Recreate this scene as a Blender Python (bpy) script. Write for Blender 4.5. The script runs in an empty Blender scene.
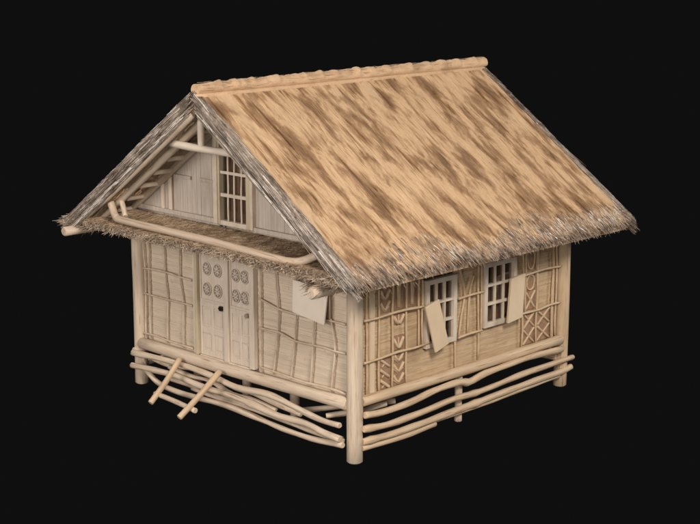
import bpy, math, random
from mathutils import Vector, noise
random.seed(7)
R = random.random
def U(a, b): return a + (b - a) * R()
scene = bpy.context.scene
COL = scene.collection

# ------------------------------------------------------------------ materials
def ramp(nt, fac, stops):
    n = nt.nodes.new('ShaderNodeValToRGB'); cr = n.color_ramp
    cr.elements[0].position, cr.elements[0].color = stops[0][0], (*stops[0][1], 1)
    cr.elements[1].position, cr.elements[1].color = stops[-1][0], (*stops[-1][1], 1)
    for p, c in stops[1:-1]:
        e = cr.elements.new(p); e.color = (*c, 1)
    nt.links.new(fac, n.inputs[0]); return n.outputs[0]
def tex(nt, scale, nscale, detail=5, rough=.55, rot=(0, 0, 0), dist=0, rest=False):
    tc = nt.nodes.new('ShaderNodeTexCoord')
    if rest: tc = nt.nodes.new('ShaderNodeAttribute'); tc.attribute_name = 'rest'
    mp = nt.nodes.new('ShaderNodeMapping')
    mp.inputs['Scale'].default_value = scale; mp.inputs['Rotation'].default_value = rot
    nz = nt.nodes.new('ShaderNodeTexNoise')
    nz.inputs['Scale'].default_value = nscale; nz.inputs['Detail'].default_value = detail
    nz.inputs['Roughness'].default_value = rough; nz.inputs['Distortion'].default_value = dist
    nt.links.new(tc.outputs['Vector' if rest else 'Object'], mp.inputs[0]); nt.links.new(mp.outputs[0], nz.inputs[0])
    return nz.outputs[0]
def mixc(nt, fac, a, b, mode='MIX'):
    n = nt.nodes.new('ShaderNodeMix'); n.data_type = 'RGBA'; n.blend_type = mode
    for i, v in ((0, fac), (6, a), (7, b)):
        if isinstance(v, (int, float)): n.inputs[i].default_value = v
        elif isinstance(v, tuple): n.inputs[i].default_value = (*v, 1)
        else: nt.links.new(v, n.inputs[i])
    return n.outputs[2]
def base(name, rough=.7, spec=.3):
    m = bpy.data.materials.new(name); m.use_nodes = True; nt = m.node_tree
    b = nt.nodes['Principled BSDF']; b.inputs['Roughness'].default_value = rough
    b.inputs['Specular IOR Level'].default_value = spec
    return m, nt, b
def bump(nt, b, h, strength, dist=.01):
    n = nt.nodes.new('ShaderNodeBump'); n.inputs['Strength'].default_value = strength
    n.inputs['Distance'].default_value = dist
    nt.links.new(h, n.inputs['Height']); nt.links.new(n.outputs[0], b.inputs['Normal'])
def island(nt, lo, hi):
    g = nt.nodes.new('ShaderNodeNewGeometry'); r = nt.nodes.new('ShaderNodeMapRange')
    r.inputs['To Min'].default_value = lo; r.inputs['To Max'].default_value = hi
    nt.links.new(g.outputs['Random Per Island'], r.inputs[0]); return r.outputs[0]
def scalev(nt, col, v):
    n = nt.nodes.new('ShaderNodeVectorMath'); n.operation = 'SCALE'
    nt.links.new(col, n.inputs[0]); nt.links.new(v, n.inputs['Scale']); return n.outputs[0]

def wood(name, light, dark, grain=(1, 1, 1), gs=14, rough=.6, bs=.25, isl=(.93, 1.05), stain=(.42, .30, .2), sf=.5, spec=.35, crack=False):
    m, nt, b = base(name, rough, spec)
    f = tex(nt, grain, gs, 6, rest=True)
    c = ramp(nt, f, [(.3, dark), (.62, light)])
    blot = tex(nt, (1, 1, .6), 4.2, 6, rest=True)
    k = ramp(nt, blot, [(.5, (0, 0, 0)), (.75, (sf, sf, sf))])
    c = mixc(nt, k, c, stain)
    if crack:
        l = tex(nt, (1, 1, .07), 46, 3, .5, rest=True)
        c = mixc(nt, 1, c, ramp(nt, l, [(.30, (.62, .52, .44)), (.40, (1, 1, 1))]), 'MULTIPLY')
    c = scalev(nt, c, island(nt, *isl))
    nt.links.new(c, b.inputs['Base Color'])
    bump(nt, b, tex(nt, grain, gs * 2.5, 4, rest=True), bs, .006)
    return m
def thatch(name, stops, streak, fine, isl, rough, spec, sc=2.2, lines=True, bs=.5, fm=.5):
    m, nt, b = base(name, rough, spec)
    f = tex(nt, streak, sc, 5, .62, dist=.35)
    c = ramp(nt, f, stops)
    g = tex(nt, fine, 16, 4)
    c = mixc(nt, fm, c, ramp(nt, g, [(.32, (.42, .36, .30)), (.6, (1, 1, 1))]), 'MULTIPLY')
    if lines:     # narrow dark gaps between bundles of reed
        l = tex(nt, (streak[0] * .6, streak[1] * 2.2, streak[2] * .6), sc * 1.3, 3, .5)
        c = mixc(nt, 1, c, ramp(nt, l, [(.32, (.60, .50, .42)), (.42, (1, 1, 1))]), 'MULTIPLY')
    c = scalev(nt, c, island(nt, *isl))
    nt.links.new(c, b.inputs['Base Color'])
    bump(nt, b, g, bs, .012)
    return m

M = {}
M['pole']   = wood('peeled_pole_wood', (.575, .46, .34), (.46, .35, .25), (1, 1, .12), 26, bs=.3, crack=True)
M['tanpole']= wood('tan_pole_wood', (.57, .42, .27), (.46, .32, .195), (1, 1, .12), 26, bs=.3, crack=True)
M['rail']   = wood('rail_pole_wood', (.53, .41, .30), (.43, .32, .225), (1, 1, .12), 26, bs=.3, crack=True)
M['batten'] = wood('thin_stick_wood', (.56, .44, .32), (.42, .31, .21), (1, 1, 1), 10)
M['tanbat'] = wood('tan_stick_wood', (.56, .40, .245), (.44, .30, .17), (1, 1, 1), 10)
M['mat']    = wood('pale_reed_mat', (.60, .485, .36), (.52, .415, .30), (.6, 1, 9), 10, .75, .45, (.92, 1.04), (.38, .28, .2), .25, .2)
M['tanmat'] = wood('tan_reed_mat', (.55, .395, .24), (.43, .29, .165), (1, .6, 9), 10, .75, .3, (.86, 1.06), (.34, .21, .12), .4, .2)
M['door']   = wood('pale_door_wood', (.60, .50, .395), (.53, .43, .33), (3, 3, .4), 9, .65, .15, (.97, 1.02), (.45, .35, .27), .25)
M['gable']  = wood('pale_gable_boards', (.50, .425, .35), (.39, .32, .255), (7, 3, .35), 8, .7, .3, (.9, 1.05), (.33, .25, .19), .4)
M['frame']  = wood('cream_window_wood', (.62, .52, .41), (.54, .44, .33), (1, 1, .6), 12, .6, .15)
M['ygreen'] = wood('straw_post_wood', (.52, .425, .29), (.44, .35, .22), (2, 2, .3), 10)
M['brown']  = wood('brown_carved_wood', (.34, .205, .12), (.24, .14, .085), (3, 3, 3), 7, .8, .5, (.95, 1.05), (.2, .12, .08), .4, .15)
M['inlay']  = wood('tan_inlay_wood', (.58, .42, .265), (.47, .33, .2), (2, 2, 2), 12)
M['dark']   = wood('dark_metal', (.02, .016, .013), (.012, .01, .008), rough=.4, sf=0)
M['grey']   = wood('grey_carved_wood', (.27, .225, .185), (.19, .155, .125), (4, 4, 4), 12, .8, .5)
M['grey2']  = wood('weathered_pole_wood', (.46, .37, .28), (.33, .255, .18), (1, 1, .12), 26, .55, .3, crack=True)
M['board']  = wood('pale_smooth_board', (.74, .63, .51), (.70, .59, .47), (1, 1, 1), 4, .65, .05, (.98, 1.02), (.55, .45, .36), .2)
M['tanboard'] = wood('tan_smooth_board', (.62, .475, .32), (.56, .42, .275), (1, 1, .4), 5, .65, .08, (.98, 1.02), (.5, .37, .24), .25)
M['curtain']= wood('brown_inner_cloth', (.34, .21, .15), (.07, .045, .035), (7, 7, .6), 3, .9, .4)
M['thatch'] = thatch('sandy_thatch', [(.36, (.25, .145, .078)), (.45, (.40, .245, .135)), (.53, (.62, .42, .25)), (.7, (.69, .48, .295))], (1.35, 3.9, 1.35), (2, 16, 2), (.95, 1.04), .8, .12, 1.1, True, .3, .22)
M['ridge'] = thatch('sandy_ridge_thatch', [(.36, (.46, .30, .175)), (.5, (.62, .415, .25)), (.7, (.68, .46, .285))], (4, 1.5, 4), (12, 3, 12), (.97, 1.03), .8, .12, 1.5, False, .4, .4)
M['eave']   = thatch('weathered_grey_thatch', [(.35, (.17, .118, .085)), (.5, (.34, .245, .175)), (.7, (.55, .415, .30))], (2, 3, 2), (2, 9, 2), (.4, 1.55), .24, .9, 2, False)
M['verge']  = thatch('grey_glint_verge_thatch', [(.35, (.20, .155, .12)), (.5, (.36, .29, .23)), (.7, (.54, .45, .37))], (2, 3, 2), (2, 9, 2), (.4, 1.45), .24, .9, 2, False)  # grey straw, lightened and contrasted so its colour paints silvery glints
M['pale']   = wood('pale_glint_straw', (.80, .72, .64), (.62, .54, .46), (1, 1, 1), 9, .2, .1, (.7, 1.1), spec=1)  # whitish straw whose paleness is painted highlight for eave and verge
M['pent']   = thatch('brown_thatch', [(.35, (.25, .165, .095)), (.5, (.38, .265, .165)), (.7, (.50, .365, .235))], (3, 1, 1), (9, 2, 2), (.6, 1.3), .6, .4, 2, False)
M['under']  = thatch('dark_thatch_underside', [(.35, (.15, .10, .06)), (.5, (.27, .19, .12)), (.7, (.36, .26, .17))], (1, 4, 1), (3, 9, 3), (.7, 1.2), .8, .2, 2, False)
M['fringe'] = thatch('straw_fringe', [(.35, (.24, .165, .105)), (.5, (.43, .32, .225)), (.7, (.60, .46, .33))], (3, 3, 3), (6, 6, 6), (.5, 1.3), .35, .7, 2, False)
def glass():
    m = bpy.data.materials.new('window_glass'); m.use_nodes = True; nt = m.node_tree
    for n in list(nt.nodes): nt.nodes.remove(n)
    o = nt.nodes.new('ShaderNodeOutputMaterial'); mx = nt.nodes.new('ShaderNodeMixShader')
    t = nt.nodes.new('ShaderNodeBsdfTransparent'); g = nt.nodes.new('ShaderNodeBsdfGlossy'); fr = nt.nodes.new('ShaderNodeLayerWeight'); fr.inputs[0].default_value = .12
    t.inputs[0].default_value = (.8, .78, .75, 1); g.inputs['Roughness'].default_value = .08
    nt.links.new(fr.outputs['Facing'], mx.inputs[0]); nt.links.new(t.outputs[0], mx.inputs[1]); nt.links.new(g.outputs[0], mx.inputs[2])
    nt.links.new(mx.outputs[0], o.inputs[0]); return m
M['glass'] = glass()

# ------------------------------------------------------------------ mesh building
class MB:
    def __init__(s): s.v = []; s.f = []; s.sm = []; s.mi = []; s.cur = 0; s.rest = []
    def add(s, vs, fs, smooth=False, rest=None):
        o = len(s.v); s.v += [tuple(v) for v in vs]; s.rest += [tuple(v) for v in (rest or vs)]
        s.f += [tuple(i + o for i in f) for f in fs]; s.sm += [smooth] * len(fs); s.mi += [s.cur] * len(fs)
    def box(s, a, b, jit=0):
        x0, y0, z0 = a; x1, y1, z1 = b
        vs = [(x, y, z) for x in (x0, x1) for y in (y0, y1) for z in (z0, z1)]
        if jit: vs = [tuple(c + U(-jit, jit) for c in v) for v in vs]
        s.add(vs, [(0, 1, 3, 2), (4, 6, 7, 5), (0, 4, 5, 1), (2, 3, 7, 6), (0, 2, 6, 4), (1, 5, 7, 3)])
    def prism(s, quad, n):   # quad polygon (3-D points) extruded by vector n
        k = len(quad); q = [Vector(p) for p in quad]; n = Vector(n)
        s.add(q + [p + n for p in q], [tuple(range(k))[::-1], tuple(range(k, 2 * k))] + [(i, (i + 1) % k, (i + 1) % k + k, i + k) for i in range(k)])
    def tube(s, pts, r, seg=14, sub=4, wob=.06, knots=(), taper=1.0, oval=1.0):
        P = [Vector(p) for p in pts]
        if len(P) == 2: P = [P[0], P[0].lerp(P[1], .33), P[0].lerp(P[1], .67), P[1]]
        Q = []
        for i in range(len(P) - 1):
            a = P[i - 1] if i else P[0] * 2 - P[1]; b, c = P[i], P[i + 1]; d = P[i + 2] if i + 2 < len(P) else P[-1] * 2 - P[-2]
            for j in range(sub):
                t = j / sub
                Q.append(.5 * ((2 * b) + (c - a) * t + (2 * a - 5 * b + 4 * c - d) * t * t + (3 * b - a - 3 * c + d) * t ** 3))
        Q.append(P[-1])
        seed = U(0, 99); rows = []; up = Vector((.31, .22, .92)).normalized(); L = 0; n = len(Q)
        tl = sum((Q[i + 1] - Q[i]).length for i in range(n - 1))
        def ring(c, t, rr, k0):
            a = t.cross(up)
            if a.length < .05: a = t.cross(Vector((1, 0, 0)))
            a.normalize(); b = a.cross(t)
            return [c + (a * math.cos(2 * math.pi * k / seg) + b * math.sin(2 * math.pi * k / seg) * oval) * rr * (1 + wob * noise.noise(Vector((k0 * 2.2 + seed, math.cos(2 * math.pi * k / seg), math.sin(2 * math.pi * k / seg))))) for k in range(seg)]
        for i, q in enumerate(Q):
            t = (Q[min(i + 1, n - 1)] - Q[max(i - 1, 0)]).normalized()
            if i: L += (q - Q[i - 1]).length
            rr = r * (1 + (taper - 1) * L / tl) * (1 + wob * 1.3 * noise.noise(Vector((L * 2.5, seed, 3))))
            for kp in knots:
                d = abs(L / tl - kp) * tl / r
                rr *= 1 + .28 * math.exp(-d * d * .9)
            if i == 0: rows.append(ring(q - t * r * .12, t, rr * .82, L))
            rows.append(ring(q + (t * r * .05 if i == 0 else Vector((0, 0, 0))), t, rr, L))
            if i == n - 1: rows.append(ring(q + t * r * .14, t, rr * .82, L))
        vs = [v for rw in rows for v in rw]; m = len(rows)
        fs = [(i * seg + k, i * seg + (k + 1) % seg, (i + 1) * seg + (k + 1) % seg, (i + 1) * seg + k) for i in range(m - 1) for k in range(seg)]
        rs = [(seed + math.cos(2 * math.pi * k / seg) * r, seed * .7 + math.sin(2 * math.pi * k / seg) * r, seed + tl * i / (m - 1)) for i in range(m) for k in range(seg)]
        s.add(vs, fs, True, rs)
        s.add(rows[0], [tuple(range(seg))[::-1]]); s.add(rows[-1], [tuple(range(seg))])
    def straw(s, p, d, n, L, w, bend=0.0):     # a thin tapered blade of straw: root p, direction d, up n
        p = Vector(p); d = Vector(d).normalized(); n = Vector(n); sd = d.cross(n).normalized(); n = sd.cross(d)
        m = p + d * L * .55 + n * bend * .3; e = p + d * L + n * bend * -1
        vs = [p + sd * w, p - sd * w, p + n * w * .9, m + sd * w * .9, m - sd * w * .9, m + n * w * .8, e + sd * w * .3, e - sd * w * .3]
        s.add(vs, [(0, 2, 5, 3), (2, 1, 4, 5), (3, 5, 6), (5, 4, 7), (5, 7, 6), (0, 3, 4, 1), (3, 6, 7, 4)])
    def build(s, name, mat, parent=None, bevel=0):
        me = bpy.data.meshes.new(name); me.from_pydata(s.v, [], s.f)
        me.polygons.foreach_set('use_smooth', s.sm); 
        for q in (mat if isinstance(mat, list) else [mat]): me.materials.append(q)
        me.polygons.foreach_set('material_index', s.mi); me.update()
        at = me.attributes.new('rest', 'FLOAT_VECTOR', 'POINT'); at.data.foreach_set('vector', [c for v in s.rest for c in v])
        o = bpy.data.objects.new(name, me); COL.objects.link(o); o.parent = parent
        if bevel:
            b = o.modifiers.new('bevel', 'BEVEL'); b.width = bevel; b.segments = 2; b.limit_method = 'ANGLE'
        return o
def tag(o, label, cat=None, group=None):
    o['label'] = label
    if cat: o['category'] = cat
    if group: o['group'] = group
    return o
def pole(name, pts, r, mat, parent, **k):
    m = MB(); m.tube(pts, r, **k); return m.build(name, M[mat], parent)

hut = bpy.data.objects.new('thatched_hut', None); COL.objects.link(hut)
tag(hut, 'small bamboo and wood hut on short posts under a steep sandy thatched gable roof', 'hut')

# ------------------------------------------------------------------ posts, beams, crooked rails
pole('corner_post', [(0, 0, -.04), (0, 0, 1.2), (0, 0, 2.45)], .096, 'pole', hut, seg=24, wob=.025)
pole('corner_post', [(-4, 0, .09), (-3.99, 0, 1.2), (-4, 0, 2.45)], .09, 'pole', hut, seg=24, wob=.025)
pole('corner_post', [(0, 4, .03), (0.01, 4, 1.2), (0, 4, 2.45)], .09, 'tanpole', hut, seg=24, wob=.025)
pole('corner_post', [(-4, 4, .03), (-4, 4, 1.2), (-4, 4, 2.45)], .09, 'pole', hut, seg=24, wob=.025)
pole('floor_beam', [(-3.93, -.04, .66), (-2, -.045, .645), (-.07, -.04, .655)], .076, 'pole', hut, seg=20, wob=.08)
pole('floor_beam', [(.04, .07, .685), (.045, 2, .68), (.04, 3.93, .685)], .066, 'tanpole', hut, seg=20, wob=.08)
pole('floor_beam', [(-3.93, 4, .66), (-.07, 4, .66)], .07, 'pole', hut)
pole('floor_beam', [(-4, .07, .66), (-4, 3.93, .66)], .07, 'pole', hut)
for x in (-3.06, -2.1, -1.22):
    pole('stilt', [(x, .2, .12), (x, .2, .6)], .06, 'pole', hut)
pole('stilt', [(0, 1.87, .02), (0, 1.87, .62)], .05, 'pole', hut)
pole('stilt', [(-4, 1.9, .05), (-4, 1.9, .62)], .05, 'pole', hut)
pole('stilt', [(-2, 4, .05), (-2, 4, .62)], .05, 'pole', hut)
fl = MB()
for i in range(24):
    a = -3.92 + i * .163; fl.box((a, .06, .60), (a + .155, 3.94, .63), .002)
fl.build('floor', M['tanmat'], hut)

A = [(-3.99, .53), (-3.52, .56), (-3.0, .565), (-2.45, .54), (-1.9, .49), (-1.44, .52), (-1.12, .505), (-.68, .43), (-.38, .40), (-.11, .405)]
B = [(-4.03, .345), (-3.53, .38), (-3.09, .385), (-2.51, .34), (-1.98, .355), (-1.51, .32), (-1.12, .285), (-.68, .295), (-.38, .245), (-.12, .235)]
C = [(-3.78, .34), (-3.53, .21), (-3.16, .16), (-2.72, .16), (-2.17, .185), (-1.63, .165), (-1.12, .125), (-.62, .11), (-.1, .16)]
D = [(-3.4, .28), (-3.0, .27), (-2.6, .22), (-2.2, .26), (-1.7, .24), (-1.2, .2), (-.7, .19), (-.2, .19)]
E2 = [(-3.9, .50), (-3.4, .45), (-2.8, .51), (-2.2, .44), (-1.7, .42), (-1.2, .36), (-.9, .33)]
F2 = [(-3.3, .46), (-2.9, .42), (-2.5, .43), (-2.05, .36), (-1.6, .37), (-1.25, .33)]
G2 = [(-2.9, .24), (-2.3, .22), (-1.8, .23), (-1.2, .21), (-.6, .17), (-.14, .19)]
for pts, y, r, kn in ((A, -.14, .037, (.3, .52)), (B, -.13, .040, (.2, .62)), (C, -.10, .036, (.5,)), (D, -.02, .036, (.4,)), (E2, -.01, .032, (.5,)), (F2, -.08, .026, (.5,)), (G2, -.05, .024, (.4,))):
    pole('crooked_rail', [(x, y - .012 * math.sin(3 * x), z) for x, z in pts], r, 'pole', hut, wob=.22, knots=kn)
S1 = [(.05, .535), (.34, .51), (.83, .52), (1.27, .565), (1.72, .57), (1.95, .53), (2.25, .58), (2.79, .605), (3.24, .61), (3.87, .575)]
S2 = [(.03, .375), (.41, .34), (.83, .34), (1.27, .355), (1.65, .375), (2.06, .36), (2.45, .38), (2.95, .41), (3.4, .41), (4.13, .41)]
S3 = [(.04, .21), (.56, .19), (1.06, .19), (1.51, .20), (1.97, .21), (2.51, .23), (3.15, .25), (3.9, .25), (4.14, .27)]
S3b = [(.04, .13), (.72, .105), (1.34, .115)]
S4 = [(1.30, .165), (2.23, .165), (3.13, .185), (3.88, .195)]
for pts, x0, r, kn in ((S1, .115, .042, (.48, .97)), (S2, .115, .04, (.5, .03)), (S3, .09, .04, (.03, .5)), (S3b, .075, .036, (.97,)), (S4, .07, .034, (.03, .97))):
    pole('crooked_rail', [(x0 + .01 * math.sin(2.7 * y), y, z) for y, z in pts], r, 'tanpole', hut, wob=.2, knots=kn)
# poles running back under the floor
pole('brace_pole', [(-.95, .0, .36), (-.5, .35, .45), (-.1, .8, .5)], .035, 'pole', hut, wob=.15)
pole('brace_pole', [(-.45, -.02, .42), (-.2, .3, .47), (-.06, .6, .52)], .033, 'pole', hut, wob=.15)
pole('brace_pole', [(-4.0, -.12, .56), (-4.04, .4, .52), (-4.03, 2, .5), (-4.03, 3.9, .5)], .038, 'pole', hut, wob=.12)
pole('brace_pole', [(-4.02, -.1, .33), (-4.06, 1.4, .36), (-4.03, 3.9, .33)], .038, 'pole', hut, wob=.12)
pole('brace_pole', [(-1.3, 3.7, .40), (-.7, 3.85, .42), (.02, 3.88, .44)], .045, 'tanpole', hut)
pole('brace_pole', [(-3.9, 4.08, .45), (-2, 4.05, .40), (-.1, 4.05, .46)], .04, 'pole', hut, wob=.12)

# ------------------------------------------------------------------ walls of reed mat
def mat_wall(name, horiz, u0, u1, z0, z1, depth, holes, mat, sgn, pitch=.024):
    # depth = coordinate of the face; sgn = outward direction of that axis
    m = MB(); z = z0
    def b(a, c, za, zb, d0, d1, j=0):
        if horiz == 'x': m.box((a, min(d0, d1), za), (c, max(d0, d1), zb), j)
        else: m.box((min(d0, d1), a, za), (max(d0, d1), c, zb), j)
    while z < z1 - .004:
        h = min(pitch * U(.75, 1.3), z1 - z)
        spans = [(u0, u1)]
        for (a, c, p, q) in holes:
            if z + h > p and z < q:
                ns = []
                for (s, e) in spans:
                    if a > s: ns.append((s, min(a, e)))
                    if c < e: ns.append((max(c, s), e))
                spans = [t for t in ns if t[1] - t[0] > .01]
        for s, e in spans:
            t = s
            while t < e - .001:
                w = min(U(.5, 1.4), e - t)
                if e - t - w < .2: w = e - t
                o = U(0, .007)
                b(t, t + w - .0015, z, z + h - .0009, depth - sgn * .03, depth + sgn * (o - .004), .0008)
                t += w
        z += h
    return m.build(name, M[mat], hut)
w1 = (1.22, 1.79, 1.08, 1.93); w2 = (2.33, 2.97, 1.13, 1.97)
wfL = mat_wall('wall_panel', 'x', -3.92, -2.86, .70, 2.45, .03, [], 'mat', -1, .028)
wfR = mat_wall('wall_panel', 'x', -1.68, -.08, .70, 2.45, .03, [], 'mat', -1, .028)
wS = mat_wall('wall_panel', 'y', .08, 3.92, .70, 2.45, -.03, [w1, w2], 'tanmat', 1)
wB = mat_wall('wall_panel', 'x', -3.92, -.08, .70, 2.45, 3.97, [], 'mat', 1, .05)
wL = mat_wall('wall_panel', 'y', .08, 3.92, .70, 2.45, -3.97, [], 'mat', -1, .05)
inner = MB()   # thin lining behind the mats so nothing shines through
inner.box((-2.86, .075, .64), (-1.66, .09, 2.5)); inner.box((-3.93, .066, .64), (-2.86, .074, 2.5)); inner.box((-1.66, .066, .64), (-.06, .074, 2.5))
inner.build('wall_lining', M['mat'], hut)

def wob(pts, k=.012):
    out = []
    for i in range(len(pts) - 1):
        a, b = Vector(pts[i]), Vector(pts[i + 1]); n = max(2, int((b - a).length / .22))
        for j in range(n): out.append(a.lerp(b, j / n) + (Vector((U(-k, k), U(-k, k), 0)) if (i or j) else Vector((0, 0, 0))))
    out.append(Vector(pts[-1])); return out
def batF(pts, r=.014, y=-.008, par=None):
    p = [(u + q[0] * 0, y, w) for (u, w), q in zip(pts, pts)]
    q = []
    for v in wob([(a, c, 0) for a, b_, c in p]): q.append((v.x, y + U(-.004, .004), v.y))
    o = MB(); o.tube(q, r, seg=8, sub=2, wob=.18); return o.build('batten', M['batten'], par)
def batS(pts, r=.016, x=.008, par=None, mat='tanbat'):
    q = [(x + U(-.004, .004), v.x, v.y) for v in wob([(a, c, 0) for a, c in pts])]
    o = MB(); o.tube(q, r, seg=8, sub=2, wob=.18); return o.build('batten', M[mat], par)
# front left panel
for p in ([(-3.87, .72), (-3.86, 2.4)], [(-3.77, .74), (-3.76, 2.4)], [(-3.43, 2.4), (-3.44, 1.73), (-3.39, 1.33), (-3.42, .74)], [(-3.15, 2.4), (-3.13, 1.71), (-3.08, 1.32), (-3.09, .74)]):
    batF(p, .0125, par=wfL)
for p in ([(-3.87, 1.69), (-3.4, 1.72), (-2.88, 1.68)], [(-3.87, 1.35), (-3.4, 1.33), (-2.88, 1.345)], [(-3.9, .80), (-2.88, .775)]):
    batF(p, .0135, -.022, wfL)
# front right panel
for p in ([(-1.60, .72), (-1.6, 2.4)], [(-1.34, 2.4), (-1.28, 1.56), (-1.31, 1.2), (-1.38, .74)], [(-.97, 1.62), (-1.0, 1.24), (-1.07, .74)],
          [(-.66, 1.6), (-.68, 1.24), (-.73, .73)], [(-.38, 1.62), (-.31, 1.25), (-.38, .72)], [(-.40, 2.4), (-.40, 1.6)]):
    batF(p, .0125, par=wfR)
for p in ([(-1.62, 1.66), (-1.3, 1.60), (-.95, 1.57), (-.12, 1.60)], [(-1.62, 1.29), (-1.25, 1.29), (-.96, 1.23), (-.5, 1.25), (-.12, 1.25)], [(-1.62, .79), (-1.0, .765), (-.12, .76)]):
    batF(p, .0135, -.022, wfR)
# side wall sticks
for p in ([(.19, .74), (.2, 2.4)], [(.40, .74), (.40, 2.4)], [(.63, .74), (.635, 2.4)], [(.88, .74), (.88, 2.4)], [(1.10, 1.14), (1.10, 2.4)],
          [(1.17, 1.14), (1.17, 1.95)], [(1.79, .74), (1.78, 1.07)], [(1.86, 2.4), (1.87, 1.95), (1.96, 1.62), (1.85, 1.13)], [(2.12, 1.85), (2.03, 1.62), (2.02, 1.12)],
          [(2.22, 2.4), (2.22, 1.6), (2.24, .76)], [(2.29, 2.4), (2.28, 1.1)], [(3.13, .74), (3.12, 2.4)], [(3.18, 1.19), (3.17, 2.4)], [(3.43, .74), (3.43, 2.4)], [(3.76, .74), (3.77, 2.4)], [(3.85, .76), (3.84, 2.4)]):
    batS(p, .0145, par=wS)
for p in ([(.12, 1.64), (.6, 1.65), (1.16, 1.63)], [(.12, 1.13), (.7, 1.15), (1.3, 1.16)], [(1.82, 1.61), (2.3, 1.62)], [(1.82, 1.11), (2.28, 1.12)],
          [(3.0, 1.685), (3.5, 1.70), (3.93, 1.69)], [(3.0, 1.185), (3.93, 1.195)]):
    batS(p, .0155, .028, par=wS)
for b in (((-.03, .255, .72), (.004, .335, 2.4)), ((-.03, 3.79, .74), (-.004, 3.825, 2.4))):
    bd = MB(); bd.box(*b, .002); bd.build('upright_board', M['tanboard'], wS, .003)
# carved brown panels
def carved(y0, y1, z0, z1, kind):
    m = MB(); m.box((-.034, y0, z0), (-.012, y1, z1)); o = m.build('carved_panel', M['brown'], hut)
    s = MB(); x = -.006; r = .016; cy = (y0 + y1) / 2; w = (y1 - y0) / 2 - .02
    def st(pts, rr=None): s.tube([(x, a, b) for a, b in pts], rr or r, seg=7, sub=2, wob=.25)
    if kind in ('zig', 'diag', 'leaf'): r = .02; x = -.010
    if kind == 'zig':
        n = max(2, round((z1 - z0) / .13)); h = (z1 - z0) / n
        for i in range(n):
            a, b = z0 + i * h, z0 + (i + 1) * h
            st([(cy - w, b), (cy, a + h * .25), (cy + w, b)]); 
            st([(cy - w, b - h * .45), (cy, a - h * .05 + .02)], .009); st([(cy + w * .9, b - h * .5), (cy, a + .02)], .009)
    elif kind == 'diag':
        n = max(2, round((z1 - z0) / .15)); h = (z1 - z0) / n
        for i in range(n):
            a, b = z0 + i * h, z0 + (i + 1) * h
            st([(cy - w, b - .01), (cy + w, a + .01)]); st([(cy - w * .6, a + .02), (cy + w * .1, a + h * .5)], .008)
    elif kind == 'x':
        n = max(1, round((z1 - z0) / .21)); h = (z1 - z0) / n
        for i in range(n):
            a, b = z0 + i * h, z0 + (i + 1) * h
            st([(cy - w, a + .01), (cy + w, b - .01)]); st([(cy - w, b - .01), (cy + w, a + .01)])
    elif kind == 'drop':
        pts = []
        for k in range(15):
            t = 2 * math.pi * k / 14; pts.append((cy + w * .85 * math.sin(t), (z0 + z1) / 2 + .02 + (z1 - z0) * .4 * math.cos(t) - (.0 if math.cos(t) > -.4 else .03)))
        st(pts, .011)
    elif kind == 'leaf':
        st([(cy - w, z1 - .03), (cy - w * .2, z1 - .13), (cy, z0 + .03)]); st([(cy + w, z1 - .03), (cy + w * .3, z1 - .13), (cy, z0 + .03)])
        st([(cy, z1 - .02), (cy, z1 - .12)], .009)
    s.build('inlay', M['inlay'], o)
carved(.42, .615, .73, 1.115, 'diag'); carved(.65, .865, .73, 1.13, 'zig')
carved(.42, .615, 1.66, 2.2, 'zig'); carved(.65, .865, 1.66, 2.2, 'leaf'); carved(.90, 1.085, 1.66, 2.2, 'leaf')
carved(.65, .865, 1.17, 1.34, 'leaf'); carved(.65, .865, 1.49, 1.62, 'leaf')
carved(3.19, 3.415, 1.715, 2.12, 'drop'); carved(3.19, 3.415, 1.46, 1.665, 'drop'); carved(3.19, 3.415, 1.205, 1.455, 'x')
carved(3.15, 3.415, .74, 1.17, 'x'); carved(3.445, 3.745, .74, 1.17, 'x')

# ------------------------------------------------------------------ side windows and shutters
def window(y0, y1, z0, z1):
    m = MB(); t = .06; x0, x1 = -.05, .028
    m.box((x0, y0, z0), (x1, y0 + t, z1)); m.box((x0, y1 - t, z0), (x1, y1, z1))
    m.box((x0 + .003, y0 + t, z1 - t), (x1 - .003, y1 - t, z1)); m.box((x0 + .003, y0 + t, z0), (x1 - .003, y1 - t, z0 + t))
    o = m.build('window', M['frame'], hut, .005)
    g0, g1, h0, h1 = y0 + t, y1 - t, z0 + t, z1 - t
    for i in (1, 2):
        b = MB(); y = g0 + (g1 - g0) * i / 3; b.box((-.03, y - .012, h0), (.008, y + .012, h1), .003); b.build('muntin', M['frame'], o)
        b = MB(); z = h0 + (h1 - h0) * i / 3; b.box((-.027, g0, z - .015), (.013, g1, z + .015), .003); b.build('muntin', M['frame'], o)
    p = MB(); p.box((-.022, g0, h0), (-.019, g1, h1)); p.build('pane', M['glass'], o)
    c = MB(); n = 26; vs = []; 
    for i in range(n + 1):
        y = g0 - .05 + (g1 - g0 + .1) * i / n; x = -.075 + .018 * math.sin(i * 1.7) + U(-.006, .006)
        vs += [(x, y, h0 - .05), (x, y, h1 + .05)]
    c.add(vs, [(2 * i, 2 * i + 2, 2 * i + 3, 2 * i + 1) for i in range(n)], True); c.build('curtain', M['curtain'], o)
    return o
tag(window(*w1), 'nine-pane window nearer the front corner of the hut')
tag(window(*w2), 'nine-pane window nearer the back corner of the hut')
s = MB(); q = [(.11, 1.11, 1.64), (.11, 1.355, 1.70), (.15, 1.50, 1.125), (.14, 1.27, 1.05)]
s.prism(q, (-.028, 0, 0)); tag(s.build('shutter', M['tanboard'], hut, .006), 'pale tan plank shutter hanging askew over the nearer window')
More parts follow.
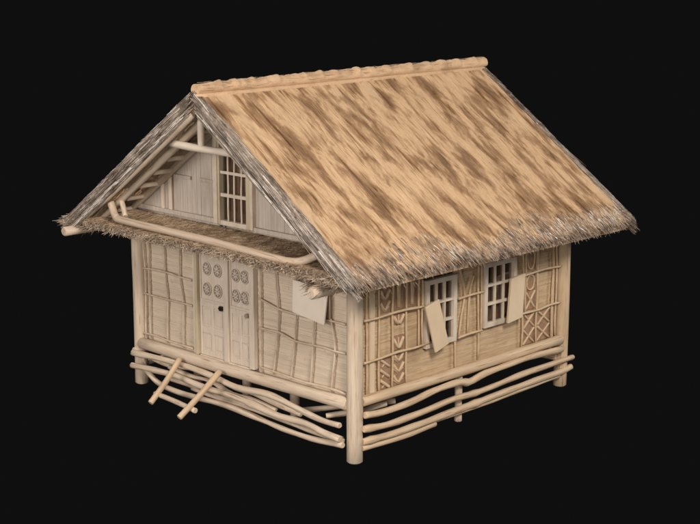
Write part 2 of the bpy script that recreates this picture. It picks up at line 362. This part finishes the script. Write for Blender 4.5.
s = MB(); q = [(.10, 2.77, 1.715), (.10, 3.06, 1.745), (.14, 2.97, 1.185), (.14, 2.67, 1.155)]
s.prism(q, (-.045, .008, 0)); tag(s.build('shutter', M['tanboard'], hut, .006), 'pale tan plank shutter leaning over the farther window')

# front square shutter, propped a little open
s = MB(); s.prism([(-.98, -.05, 2.0), (-.37, -.07, 1.985), (-.385, -.12, 1.56), (-.985, -.06, 1.605)], (0, .022, 0))
sh = s.build('shutter', M['board'], hut, .005); tag(sh, 'square pale panel hanging on the front wall beside the corner post')
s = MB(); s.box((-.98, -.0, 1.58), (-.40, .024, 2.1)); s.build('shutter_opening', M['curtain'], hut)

# ------------------------------------------------------------------ doors
def door(x0, x1, latch):
    z0, z1 = .735, 2.35; m = MB(); m.box((x0, .012, z0), (x1, .05, z1))
    w = x1 - x0; cx = (x0 + x1) / 2; st = .035
    # raised stiles and rails leave sunken panels
    f = -.004
    cols = [(x0, x0 + st), (cx - .022, cx + .022), (x1 - st, x1)]
    for a, b in cols: m.box((a, f, z0), (b, .012, 1.44))
    for a, b in ((z0, z0 + .07), (1.03, 1.12), (1.375, 1.44)):
        m.box((x0 + st, f + .001, a), (cx - .022, .012, b)); m.box((cx + .022, f + .001, a), (x1 - st, .012, b))
    for (a, b) in ((x0 + st, cx - .022), (cx + .022, x1 - st)):
        for (p, q) in ((z0 + .07, 1.03), (1.12, 1.375)):
            m.box((a + .025, .004, p + .03), (b - .025, .012, q - .03))
    m.box((x0, f, 1.44), (x1, .012, 1.475)); m.box((x0, f, 1.475), (x0 + .02, .012, z1)); m.box((x1 - .02, f, 1.475), (x1, .012, z1))
    o = m.build('door', M['door'], hut, .004)
    for i, zx in enumerate((1.875, 1.61)):
        for sx in (-1, 1):
            x = cx + sx * w * .215; z = zx; r = .078
            b = MB(); k = 24
            b.add([(x + r * math.cos(t * 2 * math.pi / k) * .9, .004, z + r * math.sin(t * 2 * math.pi / k)) for t in range(k)] + [(x + r * math.cos(t * 2 * math.pi / k) * .9, .02, z + r * math.sin(t * 2 * math.pi / k)) for t in range(k)],
                  [tuple(range(k))] + [(t, t + k, (t + 1) % k + k, (t + 1) % k) for t in range(k)])
            ro = b.build('rosette', M['grey'], o)
            c = MB()
            c.tube([(x + .9 * (r + .006) * math.cos(t * 2 * math.pi / 20), .0, z + (r + .006) * math.sin(t * 2 * math.pi / 20)) for t in range(21)], .006, seg=6, sub=1, wob=.1)
            for t in range(8):
                a = t * math.pi / 4 + .2
                c.tube([(x + .012 * math.cos(a), .0, z + .012 * math.sin(a)), (x + .055 * math.cos(a), -.002, z + .062 * math.sin(a))], .008, seg=6, sub=1, wob=.1)
            c.build('rosette_petals', M['door'], ro)
    return o
d1 = door(-2.745, -2.27, 0); d2 = door(-2.17, -1.785, 1)
tag(d1, 'left door leaf with dark square latch'); tag(d2, 'right door leaf with round knob')
h = MB(); h.box((-2.345, -.04, 1.375), (-2.295, -.005, 1.435)); h.box((-2.335, -.06, 1.40), (-2.31, -.04, 1.425)); h.build('latch', M['dark'], d1, .004)
h = MB(); h.tube([(-1.825, -.005, 1.40), (-1.825, -.03, 1.40), (-1.825, -.05, 1.40)], .028, seg=14, wob=0); h.build('knob', M['grey'], d2)
def upright(x0, x1, z0, z1, mat, y0=-.03, y1=.05):
    m = MB(); m.box((x0, y0, z0), (x1, y1, z1), .002); return m.build('door_post', M[mat], hut, .006)
upright(-2.852, -2.805, .73, 2.4, 'frame', -.035); upright(-2.80, -2.752, .73, 2.4, 'ygreen', -.05)
upright(-2.262, -2.178, .73, 2.4, 'door'); upright(-1.778, -1.69, .73, 2.4, 'door', -.04)
m = MB(); m.box((-2.745, -.02, .70), (-1.785, .05, .733), .002); m.build('door_sill', M['frame'], hut, .004)

# ------------------------------------------------------------------ roof
XR, ZR, SL = -2.0, 4.20, .711           # ridge x, height, slope of the top surface
Y0, Y1 = -.66, 4.62; EX = 2.62         # horizontal run to the eave
def topz(dx): return ZR - SL * dx
def slope(sg, name, label, nst):
    m = MB(); nx, ny = 56, 90; vs = []; fs = []
    def pt(i, j):
        u = i / nx; y = Y0 + .03 + (Y1 - Y0 - .06) * j / ny; dx = u * EX
        n1 = noise.noise(Vector((dx * 1.2, y * 5, 3 * sg))) * .018 + noise.noise(Vector((dx * 6, y * 22, 3 * sg))) * .008
        return (XR + sg * dx, y, topz(dx) + n1 - (.05 * max(0, u - .93) / .07))
    for i in range(nx + 1):
        for j in range(ny + 1): vs.append(pt(i, j))
    o = (nx + 1) * (ny + 1)
    for i in range(nx + 1):
        for j in (0, ny):
            u = i / nx; x, y, z = pt(i, j); th = .24 - .13 * max(0, u - .7) / .3
            vs.append((x - sg * .03 * u, y + (.03 if j == 0 else -.03), z - th))
    w = ny + 1
    fs = [(i * w + j, (i + 1) * w + j, (i + 1) * w + j + 1, i * w + j + 1) for i in range(nx) for j in range(ny)]
    for i in range(nx):
        a = o + 2 * i
        fs += [(a, a + 1, a + 3, a + 2), (i * w, a, a + 2, (i + 1) * w), (i * w + ny, (i + 1) * w + ny, a + 3, a + 1)]
    fs.append(tuple([nx * w + j for j in range(ny + 1)] + [o + 2 * nx + 1, o + 2 * nx]))
    if sg < 0: fs = [f[::-1] for f in fs]
    m.add(vs, fs, True); ob = m.build(name, M['thatch'], hut); tag(ob, label)
    # straws lying down the slope
    t = MB(); d = Vector((sg, 0, -SL)).normalized(); n = Vector((sg * SL, 0, 1)).normalized()
    for k in range(nst):
        dx = U(.02, EX - .2); y = U(Y0 + .04, Y1 - .04); L = min(U(.15, .45), (EX - dx) * 1.2)
        dd = d + Vector((0, random.gauss(0, .03), 0))
        t.straw((XR + sg * dx, y, topz(dx) + U(-.004, .007)), dd, n, L, U(.003, .007), U(-.006, .003))
    tag(t.build('thatch_straw', M['thatch'], ob), 'loose straws over the thatch')
    # darker underside
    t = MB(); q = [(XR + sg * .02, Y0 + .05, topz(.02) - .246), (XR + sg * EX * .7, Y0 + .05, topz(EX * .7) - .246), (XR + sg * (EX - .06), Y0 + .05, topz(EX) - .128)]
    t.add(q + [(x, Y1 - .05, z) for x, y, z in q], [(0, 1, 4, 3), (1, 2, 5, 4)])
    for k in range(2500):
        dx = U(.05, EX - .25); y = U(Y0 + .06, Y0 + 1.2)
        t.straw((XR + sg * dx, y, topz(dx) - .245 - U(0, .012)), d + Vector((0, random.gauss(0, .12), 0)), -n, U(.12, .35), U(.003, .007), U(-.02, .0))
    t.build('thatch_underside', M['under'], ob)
    # eave fringe
    t = MB(); cnt = 8500 if sg > 0 else 2400
    for k in range(cnt):
        y = U(Y0, Y1); q = R()
        wgt = max(0, min(1, .5 + 1.1 * noise.noise(Vector((y * .9 + 4, 5, sg)))))
        band = .13 + .24 * wgt
        bk = max(0, (y - 4.1) / .5)
        if q < .48:      # lying on the lower band of the slope
            dx = EX - band * R(); g = .10 + .10 * noise.noise(Vector((y * 3, dx * 3, 2)))
            dd = d + Vector((0, random.gauss(.04, g), U(-.03, .06)))
            t.straw((XR + sg * dx, y, topz(dx) + U(-.004, .014)), dd, n, U(.08, .22) * (1 - .3 * bk), U(.003, .0075), U(-.008, .012))
        else:            # hanging from the edge
            dx = EX - U(-.02, .09); z = topz(dx) - U(.0, .10)
            dd = Vector((sg * U(.4, 1.0), random.gauss(0, .28), -U(.5, 1.1)))
            t.straw((XR + sg * dx - sg * .04, y, z), dd, n, U(.03, .10) * (1 - .2 * bk), U(.003, .007), U(-.01, .012))
    for k in range(cnt // 3):      # trimmed butt ends along the lower rim
        y = U(Y0, Y1 - .02); dx = EX - U(.0, .10)
        t.straw((XR + sg * (dx - .02), y, topz(EX) - U(.02, .115)), (sg * U(.2, 1), random.gauss(.1, .45), -U(.3, 1)), n, U(.03, .075), U(.003, .006), U(-.01, .01))
    for k in range(70 if sg > 0 else 20):      # long tips at the back corner
        y = Y1 - abs(random.gauss(0, .13)); dx = EX - U(.15, .35)
        t.straw((XR + sg * dx, y, topz(dx) - U(-.01, .05)), d + Vector((0, U(-.02, .12), U(-.04, .05))), n, U(.28, .44), U(.003, .007), 0)
    t.cur = 1
    for k in range(cnt // 3):      # sandy straws run down into the weathered band
        y = U(Y0 + .05, Y1 - .1); dx = EX - U(.08, .42)
        t.straw((XR + sg * dx, y, topz(dx) + U(.0, .016)), d + Vector((0, random.gauss(.02, .08), U(-.01, .03))), n, U(.1, .26), U(.003, .007), U(-.006, .008))
    t.cur = 2  # pale straws as painted glints in the fringe
    for k in range(320 if sg > 0 else 60):
        y = random.choice((random.gauss(.9, .25), random.gauss(3.2, .5), random.gauss(4.2, .3), U(Y0, Y1)))
        if not Y0 < y < Y1: continue
        dx = EX - U(.02, .2)
        t.straw((XR + sg * dx, y, topz(dx) + U(.008, .02)), d + Vector((0, random.gauss(.05, .2), U(-.02, .05))), n + Vector((U(-.6, .6), U(-.6, .6), 0)), U(.05, .16), U(.003, .0055), U(-.006, .008))
    t.build('eave_fringe', [M['eave'], M['thatch'], M['pale']], ob)
    # verge (rake) bundles at both gables
    for yy, oy in ((Y0, -1), (Y1, 1)):
        t = MB(); c2 = 3000 if oy < 0 else 1500
        for k in range(c2):
            dx = EX * R() ** .95; th = .22 - .10 * max(0, dx / EX - .7) / .3
            v = U(.0, .09) if R() < .35 else U(.13, th); edge = R() < .42
            dd = d + Vector((0, oy * random.gauss(.0, .04), random.gauss(0, .025)))
            if edge: p = (XR + sg * dx, yy - oy * U(-.015, .055), topz(dx) + U(-.004, .018)); nn = n + Vector((0, oy * U(-.5, .9), 0))
            else: p = (XR + sg * dx, yy + oy * U(-.02, .012), topz(dx) - v); nn = Vector((0, oy, U(-.2, .5)))
            t.straw(p, dd, nn, min(U(.2, .6), .10 + (EX - dx) * 1.25), U(.003, .011), U(-.008, .008))
        for k in range(26):      # long stalks tied along the verge
            a = U(0, EX - .7); L = U(.6, 1.3); L = min(L, (EX - a) * 1.2); oz = U(-.09, .012); y = yy + oy * U(.0, .02)
            t.tube([(XR + sg * a, y, topz(a) + oz), (XR + sg * (a + L * .4), y + U(-.01, .01), topz(a + L * .4) + oz + U(-.008, .008)), (XR + sg * (a + L * .815), y, topz(a + L * .815) + oz)], U(.006, .013), seg=6, sub=2, wob=.2)
        for k in range(1500):     # the tied outer roll
            dx = EX * U(0, .96); a = U(0, 6.28); rr = .045
            ny_, nn_ = math.cos(a), math.sin(a)
            nv = Vector((0, oy, 0)) * ny_ + n * nn_
            p = Vector((XR + sg * dx, yy + oy * .005, topz(dx) - .04)) + nv * rr
            t.straw(p, d + Vector((0, random.gauss(0, .03), random.gauss(0, .02))), nv + Vector((U(-.3, .3), U(-.3, .3), U(-.3, .3))), min(U(.2, .5), .08 + (EX - dx) * 1.1), U(.004, .010), U(-.006, .006))
        t.cur = 1  # pale straws as painted glints along the verge edge
        for k in range((280 if sg < 0 else 170) if oy < 0 else 200):
            dx = U(.05, EX - .3); q = R()
            dd = d + Vector((0, oy * U(-.02, .05), U(-.03, .03)))
            if q < .6: p = (XR + sg * dx, yy + oy * U(-.045, .04), topz(dx) + U(.0, .02)); nn = n + Vector((0, oy * U(-.2, 1.2), 0))
            elif q < .8: p = (XR + sg * dx, yy + oy * .03, topz(dx) - U(.16, .20)); nn = Vector((0, oy, U(-.6, .6)))
            else: p = (XR + sg * dx, yy + oy * U(.04, .055), topz(dx) - U(.0, .09)); nn = Vector((0, oy, U(-.3, .8)))
            t.straw(p, dd, nn, min(U(.1, .34), EX + .1 - dx), U(.003, .007), U(-.012, .006))
        t.cur = 0
        for k in range(260):      # broken ends standing a little off the edge
            dx = U(.1, EX - .1)
            t.straw((XR + sg * dx, yy + oy * U(-.03, .03), topz(dx) + U(0, .015)), d + n * U(.02, .14) + Vector((0, oy * U(-.1, .15), 0)), n, U(.08, .2), U(.002, .006), U(-.01, .01))
        t.build('verge_bundle', [M['verge'], M['pale']], ob)
        v = MB(); v.tube([(XR + sg * .05, yy - oy * .03, topz(.05) - .25), (XR + sg * 1.2, yy - oy * .035, topz(1.2) - .243), (XR + sg * 2.3, yy - oy * .03, topz(2.3) - .20)], .03, seg=10, wob=.15)
        v.build('verge_pole', M['grey2'], ob)
    return ob
slope(1, 'roof_slope', 'long sandy thatched slope facing the side with two windows', 20000)
slope(-1, 'roof_slope', 'thatched slope on the far side of the ridge', 5000)
# ridge
m = MB(); seg, n = 20, 220; vs = []
for i in range(n + 1):
    y = Y0 + .01 + (Y1 - Y0 + .04) * i / n
    saw = ((y * 2.9 + .5 * noise.noise(Vector((y * 1.3, 0, 0)))) % 1.0)
    for k in range(seg):
        a = 2 * math.pi * k / seg
        r = .074 + (.030 * (saw - .5) + .026 * noise.noise(Vector((y * 9, 1, 0)))) * max(0, math.sin(a + .3)) + .010 * noise.noise(Vector((y * 6, math.cos(a) * 1.5, math.sin(a) * 1.5)))
        vs.append((XR + .02 + r * 1.05 * math.cos(a), y, ZR + .03 + r * math.sin(a)))
m.add(vs, [(i * seg + k, (i + 1) * seg + k, (i + 1) * seg + (k + 1) % seg, i * seg + (k + 1) % seg) for i in range(n) for k in range(seg)], True)
m.add(vs[:seg], [tuple(range(seg))]); m.add(vs[-seg:], [tuple(range(seg))[::-1]])
rc = m.build('ridge_cap', M['ridge'], hut)
t = MB()
for k in range(260):
    y = U(Y0 + .05, Y1 - .1); a = U(-.1, .8) * math.pi; r = .076
    t.straw((XR + .02 + r * math.cos(a), y, ZR + .03 + r * math.sin(a)), (U(-.1, .1), 1, U(-.05, .05)), (math.cos(a), 0, math.sin(a)), U(.1, .25), U(.002, .005), U(-.004, .004))
t.build('thatch_straw', M['ridge'], rc)
pole('ridge_pole', [(-1.935, -.68, 4.145), (-1.94, 2, 4.14), (-1.935, 4.62, 4.145)], .035, 'ridge', hut, wob=.15)
pole('ridge_pole', [(-2.01, -.30, 4.06), (-2.0, 4.6, 4.05)], .045, 'tanpole', hut, wob=.1)

# timber under the roof
def rafter(y, sg, r=.05, off=.30, a=.03, b=2.3):
    pole('rafter', [(XR + sg * a, y, topz(a) - off), (XR + sg * (a + b) / 2, y + .01, topz((a + b) / 2) - off + .02), (XR + sg * b, y, topz(b) - off + .02)], r, 'grey2', hut, wob=.08)
for y in (-.44, -.06, 3.0, 4.3): rafter(y, -1); rafter(y, 1)
for sg in (-1, 1):
    for dx in (.35, .62, .9, 1.18, 1.46, 1.74, 2.0):
        pole('purlin', [(XR + sg * dx, -.36, topz(dx) - .285), (XR + sg * dx, 4.5, topz(dx) - .285)], .032, 'grey2', hut, sub=2)
pole('wall_plate', [(.0, -.70, 2.10), (-.01, 2, 2.14), (0, 4.5, 2.14)], .068, 'pole', hut, wob=.1)
pole('wall_plate', [(-4, -.1, 2.18), (-4, 4.5, 2.14)], .06, 'pole', hut)
pole('eave_pole', [(-4.52, -.80, 2.20), (-4.5, 1, 2.22), (-4.5, 4.6, 2.22)], .062, 'pole', hut, wob=.12)
pole('eave_pole', [(-4.68, -.70, 2.30), (-4.64, -.4, 2.30), (-4.6, 1, 2.27)], .04, 'grey2', hut, wob=.15)
pole('eave_pole', [(.45, -.5, 2.2), (.50, 2, 2.2), (.53, 4.3, 2.26), (.56, 4.68, 2.36)], .038, 'frame', hut)
pole('tie_beam', [(-2.74, -.5, 3.52), (-2.1, -.51, 3.505), (-1.45, -.5, 3.50)], .046, 'frame', hut, wob=.08)
pole('king_post', [(-2.07, -.5, 3.54), (-2.07, -.5, 3.93)], .042, 'frame', hut)

# ------------------------------------------------------------------ gable wall (vertical boards) and its window
m = MB(); x = -4.0
gx0, gx1 = -2.30, -1.74
while x < .0:
    w = U(.075, .13); e = min(x + w, 0)
    if e > gx0 - .03 and x < gx0 - .03: e = gx0 - .03
    if gx0 - .03 <= x < gx1 + .03: x = gx1 + .03; continue
    za, zb = topz(abs(x - XR)) - .25, topz(abs(e - XR)) - .25; o = U(0, .012)
    if max(za, zb) > 2.5:
        za, zb = max(za, 2.47), max(zb, 2.47)
        m.prism([(x, .0 - o, 2.46), (e - .003, .0 - o, 2.46), (e - .003, .0 - o, zb), (x, .0 - o, za)], (0, .03, 0))
    x = e
m.prism([(gx0 - .03, -.002, 3.62), (gx1 + .03, -.002, 3.62), (gx1 + .03, -.002, topz(.26) - .25), (XR, -.002, topz(0) - .26), (gx0 - .03, -.002, topz(.3) - .25)], (0, .03, 0))
gw = m.build('gable_wall', M['gable'], hut, .002)
m = MB(); m.prism([(-3.95, .05, 2.44), (gx0, .05, 2.44), (gx0, .05, topz(.3) - .27), (-3.95, .05, 2.5)], (0, .01, 0)); m.prism([(gx1, .05, 2.44), (-.05, .05, 2.44), (-.05, .05, 2.5), (gx1, .05, topz(.26) - .27)], (0, .01, 0)); m.build('wall_lining', M['gable'], hut)
for b in (((-3.17, -.035, 2.985), (-2.85, -.013, 3.03)), ((-2.68, -.035, 2.985), (-2.42, -.013, 3.03))):
    c = MB(); c.box(*b, .004); c.build('cleat', M['gable'], gw, .003)
for b in (((-3.295, -.03, 2.50), (-3.235, .0, 3.13)), ((-3.44, -.04, 2.50), (-3.39, -.01, 2.98))):
    c = MB(); c.box(*b, .003); c.build('upright_board', M['frame'], gw, .004)
c = MB(); c.box((-3.235, -.022, 2.5), (-3.218, -.005, 3.1)); c.build('gap', M['curtain'], gw)
c = MB(); c.box((-3.95, -.06, 2.50), (gx0 - .08, -.014, 2.56), .004); c.box((gx1 + .09, -.06, 2.48), (-.2, -.014, 2.54), .004); c.build('sill', M['gable'], hut, .008)
c = MB(); z0, z1 = 2.50, 3.66
c.box((gx0 - .075, -.07, z0), (gx0 - .006, .05, z1)); c.box((gx1 + .04, -.07, z0), (gx1 + .085, .05, z1 - .1))
c.box((gx0 - .0, -.045, z0 - .01), (gx1 + .0, .05, z0 + .05)); c.box((gx0, -.045, 3.56), (gx1, .05, 3.62))
gwin = c.build('window', M['frame'], hut, .006); tag(gwin, 'barred attic window in the gable under the tie beam')
c = MB(); c.box((gx0 - .005, -.055, z0), (gx0 + .028, .04, z1 - .05)); c.box((gx1 - .04, -.062, z0), (gx1 + .038, .04, z1 - .1)); c.build('inner_frame', M['ygreen'], gwin, .004)
for i in range(3):
    xx = gx0 + .028 + (gx1 - gx0 - .068) * (i + 1) / 4
    c = MB(); c.tube([(xx + U(-.008, .008), -.02, z) for z in (2.54, 2.75, 2.95, 3.15, 3.35, 3.57)], .0125, seg=8, wob=.2); c.build('muntin', M['frame'], gwin)
for zz, r in ((2.87, .022), (3.15, .016), (3.40, .014)):
    c = MB(); c.box((gx0 + .028, -.035, zz - r), (gx1 - .04, .0, zz + r), .003); c.build('muntin', M['frame'], gwin)
c = MB(); c.box((gx0, .012, 2.54), (gx1, .015, 3.56)); c.build('pane', M['glass'], gwin)
c = MB(); vs = []
for i in range(31):
    xx = gx0 - .05 + (gx1 - gx0 + .1) * i / 30; vs += [(xx, .085 + .02 * math.sin(i * 1.9), 2.45), (xx, .085 + .02 * math.sin(i * 1.9), 3.65)]
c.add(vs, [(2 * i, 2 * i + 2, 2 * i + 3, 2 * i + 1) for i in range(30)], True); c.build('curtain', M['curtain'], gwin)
# things hanging behind the attic panes
for b in (((-1.98, .03, 3.12), (-1.90, .05, 3.33)), ((-2.10, .03, 3.3), (-2.03, .05, 3.48)), ((-1.90, .03, 2.93), (-1.85, .05, 3.1))):
    c = MB(); c.box(*b, .01); c.build('inner_slat', M['frame'], gwin)

# ------------------------------------------------------------------ thatched pent roof under the gable and its rail
m = MB(); nx, ny = 110, 10; vs = []; XA, XB = -4.35, .28
def pp(i, j):
    x = XA + (XB - XA) * i / nx; v = j / ny; y = -.02 - .62 * v
    zz = 2.465 - .085 * v - .012 * (x + 4) / 4 + .010 * noise.noise(Vector((x * 14, y * 4, 0)))
    return x, y, min(zz, topz(abs(x - XR)) - .2)
for i in range(nx + 1):
    for j in range(ny + 1): vs.append(pp(i, j))
    x, y, z = pp(i, ny); vs.append((x, y + .03, z - .075)); vs.append((x, -.02, 2.30))
w = ny + 3
fs = [(i * w + j, i * w + j + 1, (i + 1) * w + j + 1, (i + 1) * w + j) for i in range(nx) for j in range(ny + 2)]
m.add(vs, fs, True); pr = m.build('pent_roof', M['pent'], hut); tag(pr, 'narrow brown thatched shelf roof between the gable and the front wall')
t = MB()
for k in range(5200):
    x = U(XA, XB); y = U(-.6, -.02); z = min(2.465 + .085 * y / .62 - .012 * (x + 4) / 4, topz(abs(x - XR)) - .2)
    t.straw((x, y, z + U(0, .01)), (U(-1.1, .9), -1, U(-.12, .0)), (0, 0, 1), U(.06, .2), U(.003, .006), U(-.008, .01))
t.build('thatch_straw', M['pent'], pr)
t = MB()
for k in range(8000):
    x = U(XA + .05, XB + .25); v = R(); y = -.64 + .22 * v * v; 
    top = 2.37 - .012 * (x + 4) / 4
    end = max(0, x + .6) * .02 + max(0, -3.6 - x) * .02
    z = top - R() * (.10 if x > -1.2 else .085); 
    dd = (U(-1.5, 1.2), U(-.4, .25), -U(.0, .45))
    t.straw((x, y - U(0, .03), z), dd, (0, -1, .3), U(.03, .09), U(.003, .0075), U(-.015, .015))
t.build('fringe', M['fringe'], pr)
# straw packed round the pole ends at both corners
t = MB()
for cx, cy, cz, rr, n in ((-4.62, -.5, 2.32, .07, 420), (-4.3, -.4, 2.33, .06, 300), (-.02, -.45, 2.20, .12, 900), (.35, -.5, 2.3, .1, 500)):
    for k in range(n):
        a = U(0, 6.28); 
        t.straw((cx + rr * math.cos(a) * U(.6, 1.2), cy + U(-.15, .3), cz + rr * math.sin(a) * U(.5, 1)), (U(-.9, .3), -U(.2, 1), U(-.3, .12)), (math.cos(a), 0, math.sin(a) + .01), U(.06, .2), U(.003, .007), U(-.015, .015))
t.build('corner_straw', M['fringe'], pr)
pole('rail', [(-3.90, -.52, 2.69), (-3.78, -.56, 2.58), (-3.66, -.6, 2.485), (-3.5, -.61, 2.46), (-2.6, -.615, 2.445), (-1.6, -.61, 2.425), (-.7, -.61, 2.39), (-.45, -.6, 2.385), (-.25, -.58, 2.42), (.02, -.52, 2.55)], .047, 'rail', hut, seg=18, wob=.07)
pole('rail_brace', [(-3.80, -.42, 2.72), (-3.66, -.48, 2.60), (-3.54, -.54, 2.50)], .035, 'pole', hut)

# ------------------------------------------------------------------ ladder at the front
lad = bpy.data.objects.new('ladder', None); COL.objects.link(lad); lad.location = (-2.55, -.8, .2)
tag(lad, 'short two-rail wooden ladder with one rung leaning on the front floor beam below the doors', 'ladder')
def lp(x, y, z): return (x + 2.55, y + .8, z - .2)
m = MB(); m.tube([lp(-2.96, -.19, .655), lp(-2.92, -.45, .42), lp(-2.90, -.72, .20)], .038, wob=.08); m.build('side_rail', M['tanpole'], lad)
m = MB(); m.tube([lp(-2.17, -.19, .65), lp(-2.18, -.5, .42), lp(-2.20, -.83, .19)], .038, wob=.08); m.build('side_rail', M['tanpole'], lad)
m = MB(); m.tube([lp(-3.0, -.57, .27), lp(-2.6, -.6, .27), lp(-2.12, -.64, .25)], .030, wob=.1, knots=(.98,)); m.build('rung', M['pole'], lad)

# ------------------------------------------------------------------ light: soft studio lamps on a black background
def area(name, loc, target, size, power, col):
    l = bpy.data.lights.new(name, 'AREA'); l.shape = 'DISK'; l.size = size; l.energy = power; l.color = col
    o = bpy.data.objects.new(name, l); COL.objects.link(o); o.location = loc
    o.rotation_euler = (Vector(target) - Vector(loc)).to_track_quat('-Z', 'Y').to_euler()
C0 = (-2, 2, 2)
area('key_lamp', (14, -7, 13), C0, 4.5, 3500, (1, .94, .88))
area('fill_lamp', (-2, -17, 7), C0, 8, 1900, (1, .95, .93))
area('front_lamp', (10, -14, 4), C0, 8, 950, (1, .94, .89))
area('low_lamp', (9, -9, -6), C0, 8, 90, (1, .93, .88))
area('rim_lamp', (-12, 6, 12), C0, 5, 1300, (.97, .98, 1))
area('back_lamp', (9, 15, 7), C0, 4, 1100, (.97, .98, 1))
w = bpy.data.worlds.new('World'); scene.world = w; w.use_nodes = True
w.node_tree.nodes['Background'].inputs[0].default_value = (.0048, .0048, .0048, 1)
w.node_tree.nodes['Background'].inputs[1].default_value = 1

# ------------------------------------------------------------------ camera
cam = bpy.data.cameras.new('camera'); co = bpy.data.objects.new('camera', cam); COL.objects.link(co)
cam.sensor_fit = 'HORIZONTAL'; cam.sensor_width = 36; cam.lens = 77.93; cam.clip_end = 200
co.location = (11.735, -12.142, 6.0233); co.rotation_euler = (math.pi / 2 - .21393, 0, .77166)
scene.camera = co
scene.view_settings.view_transform = 'Standard'; scene.view_settings.look = 'None'
scene.view_settings.exposure = 0; scene.view_settings.gamma = 1
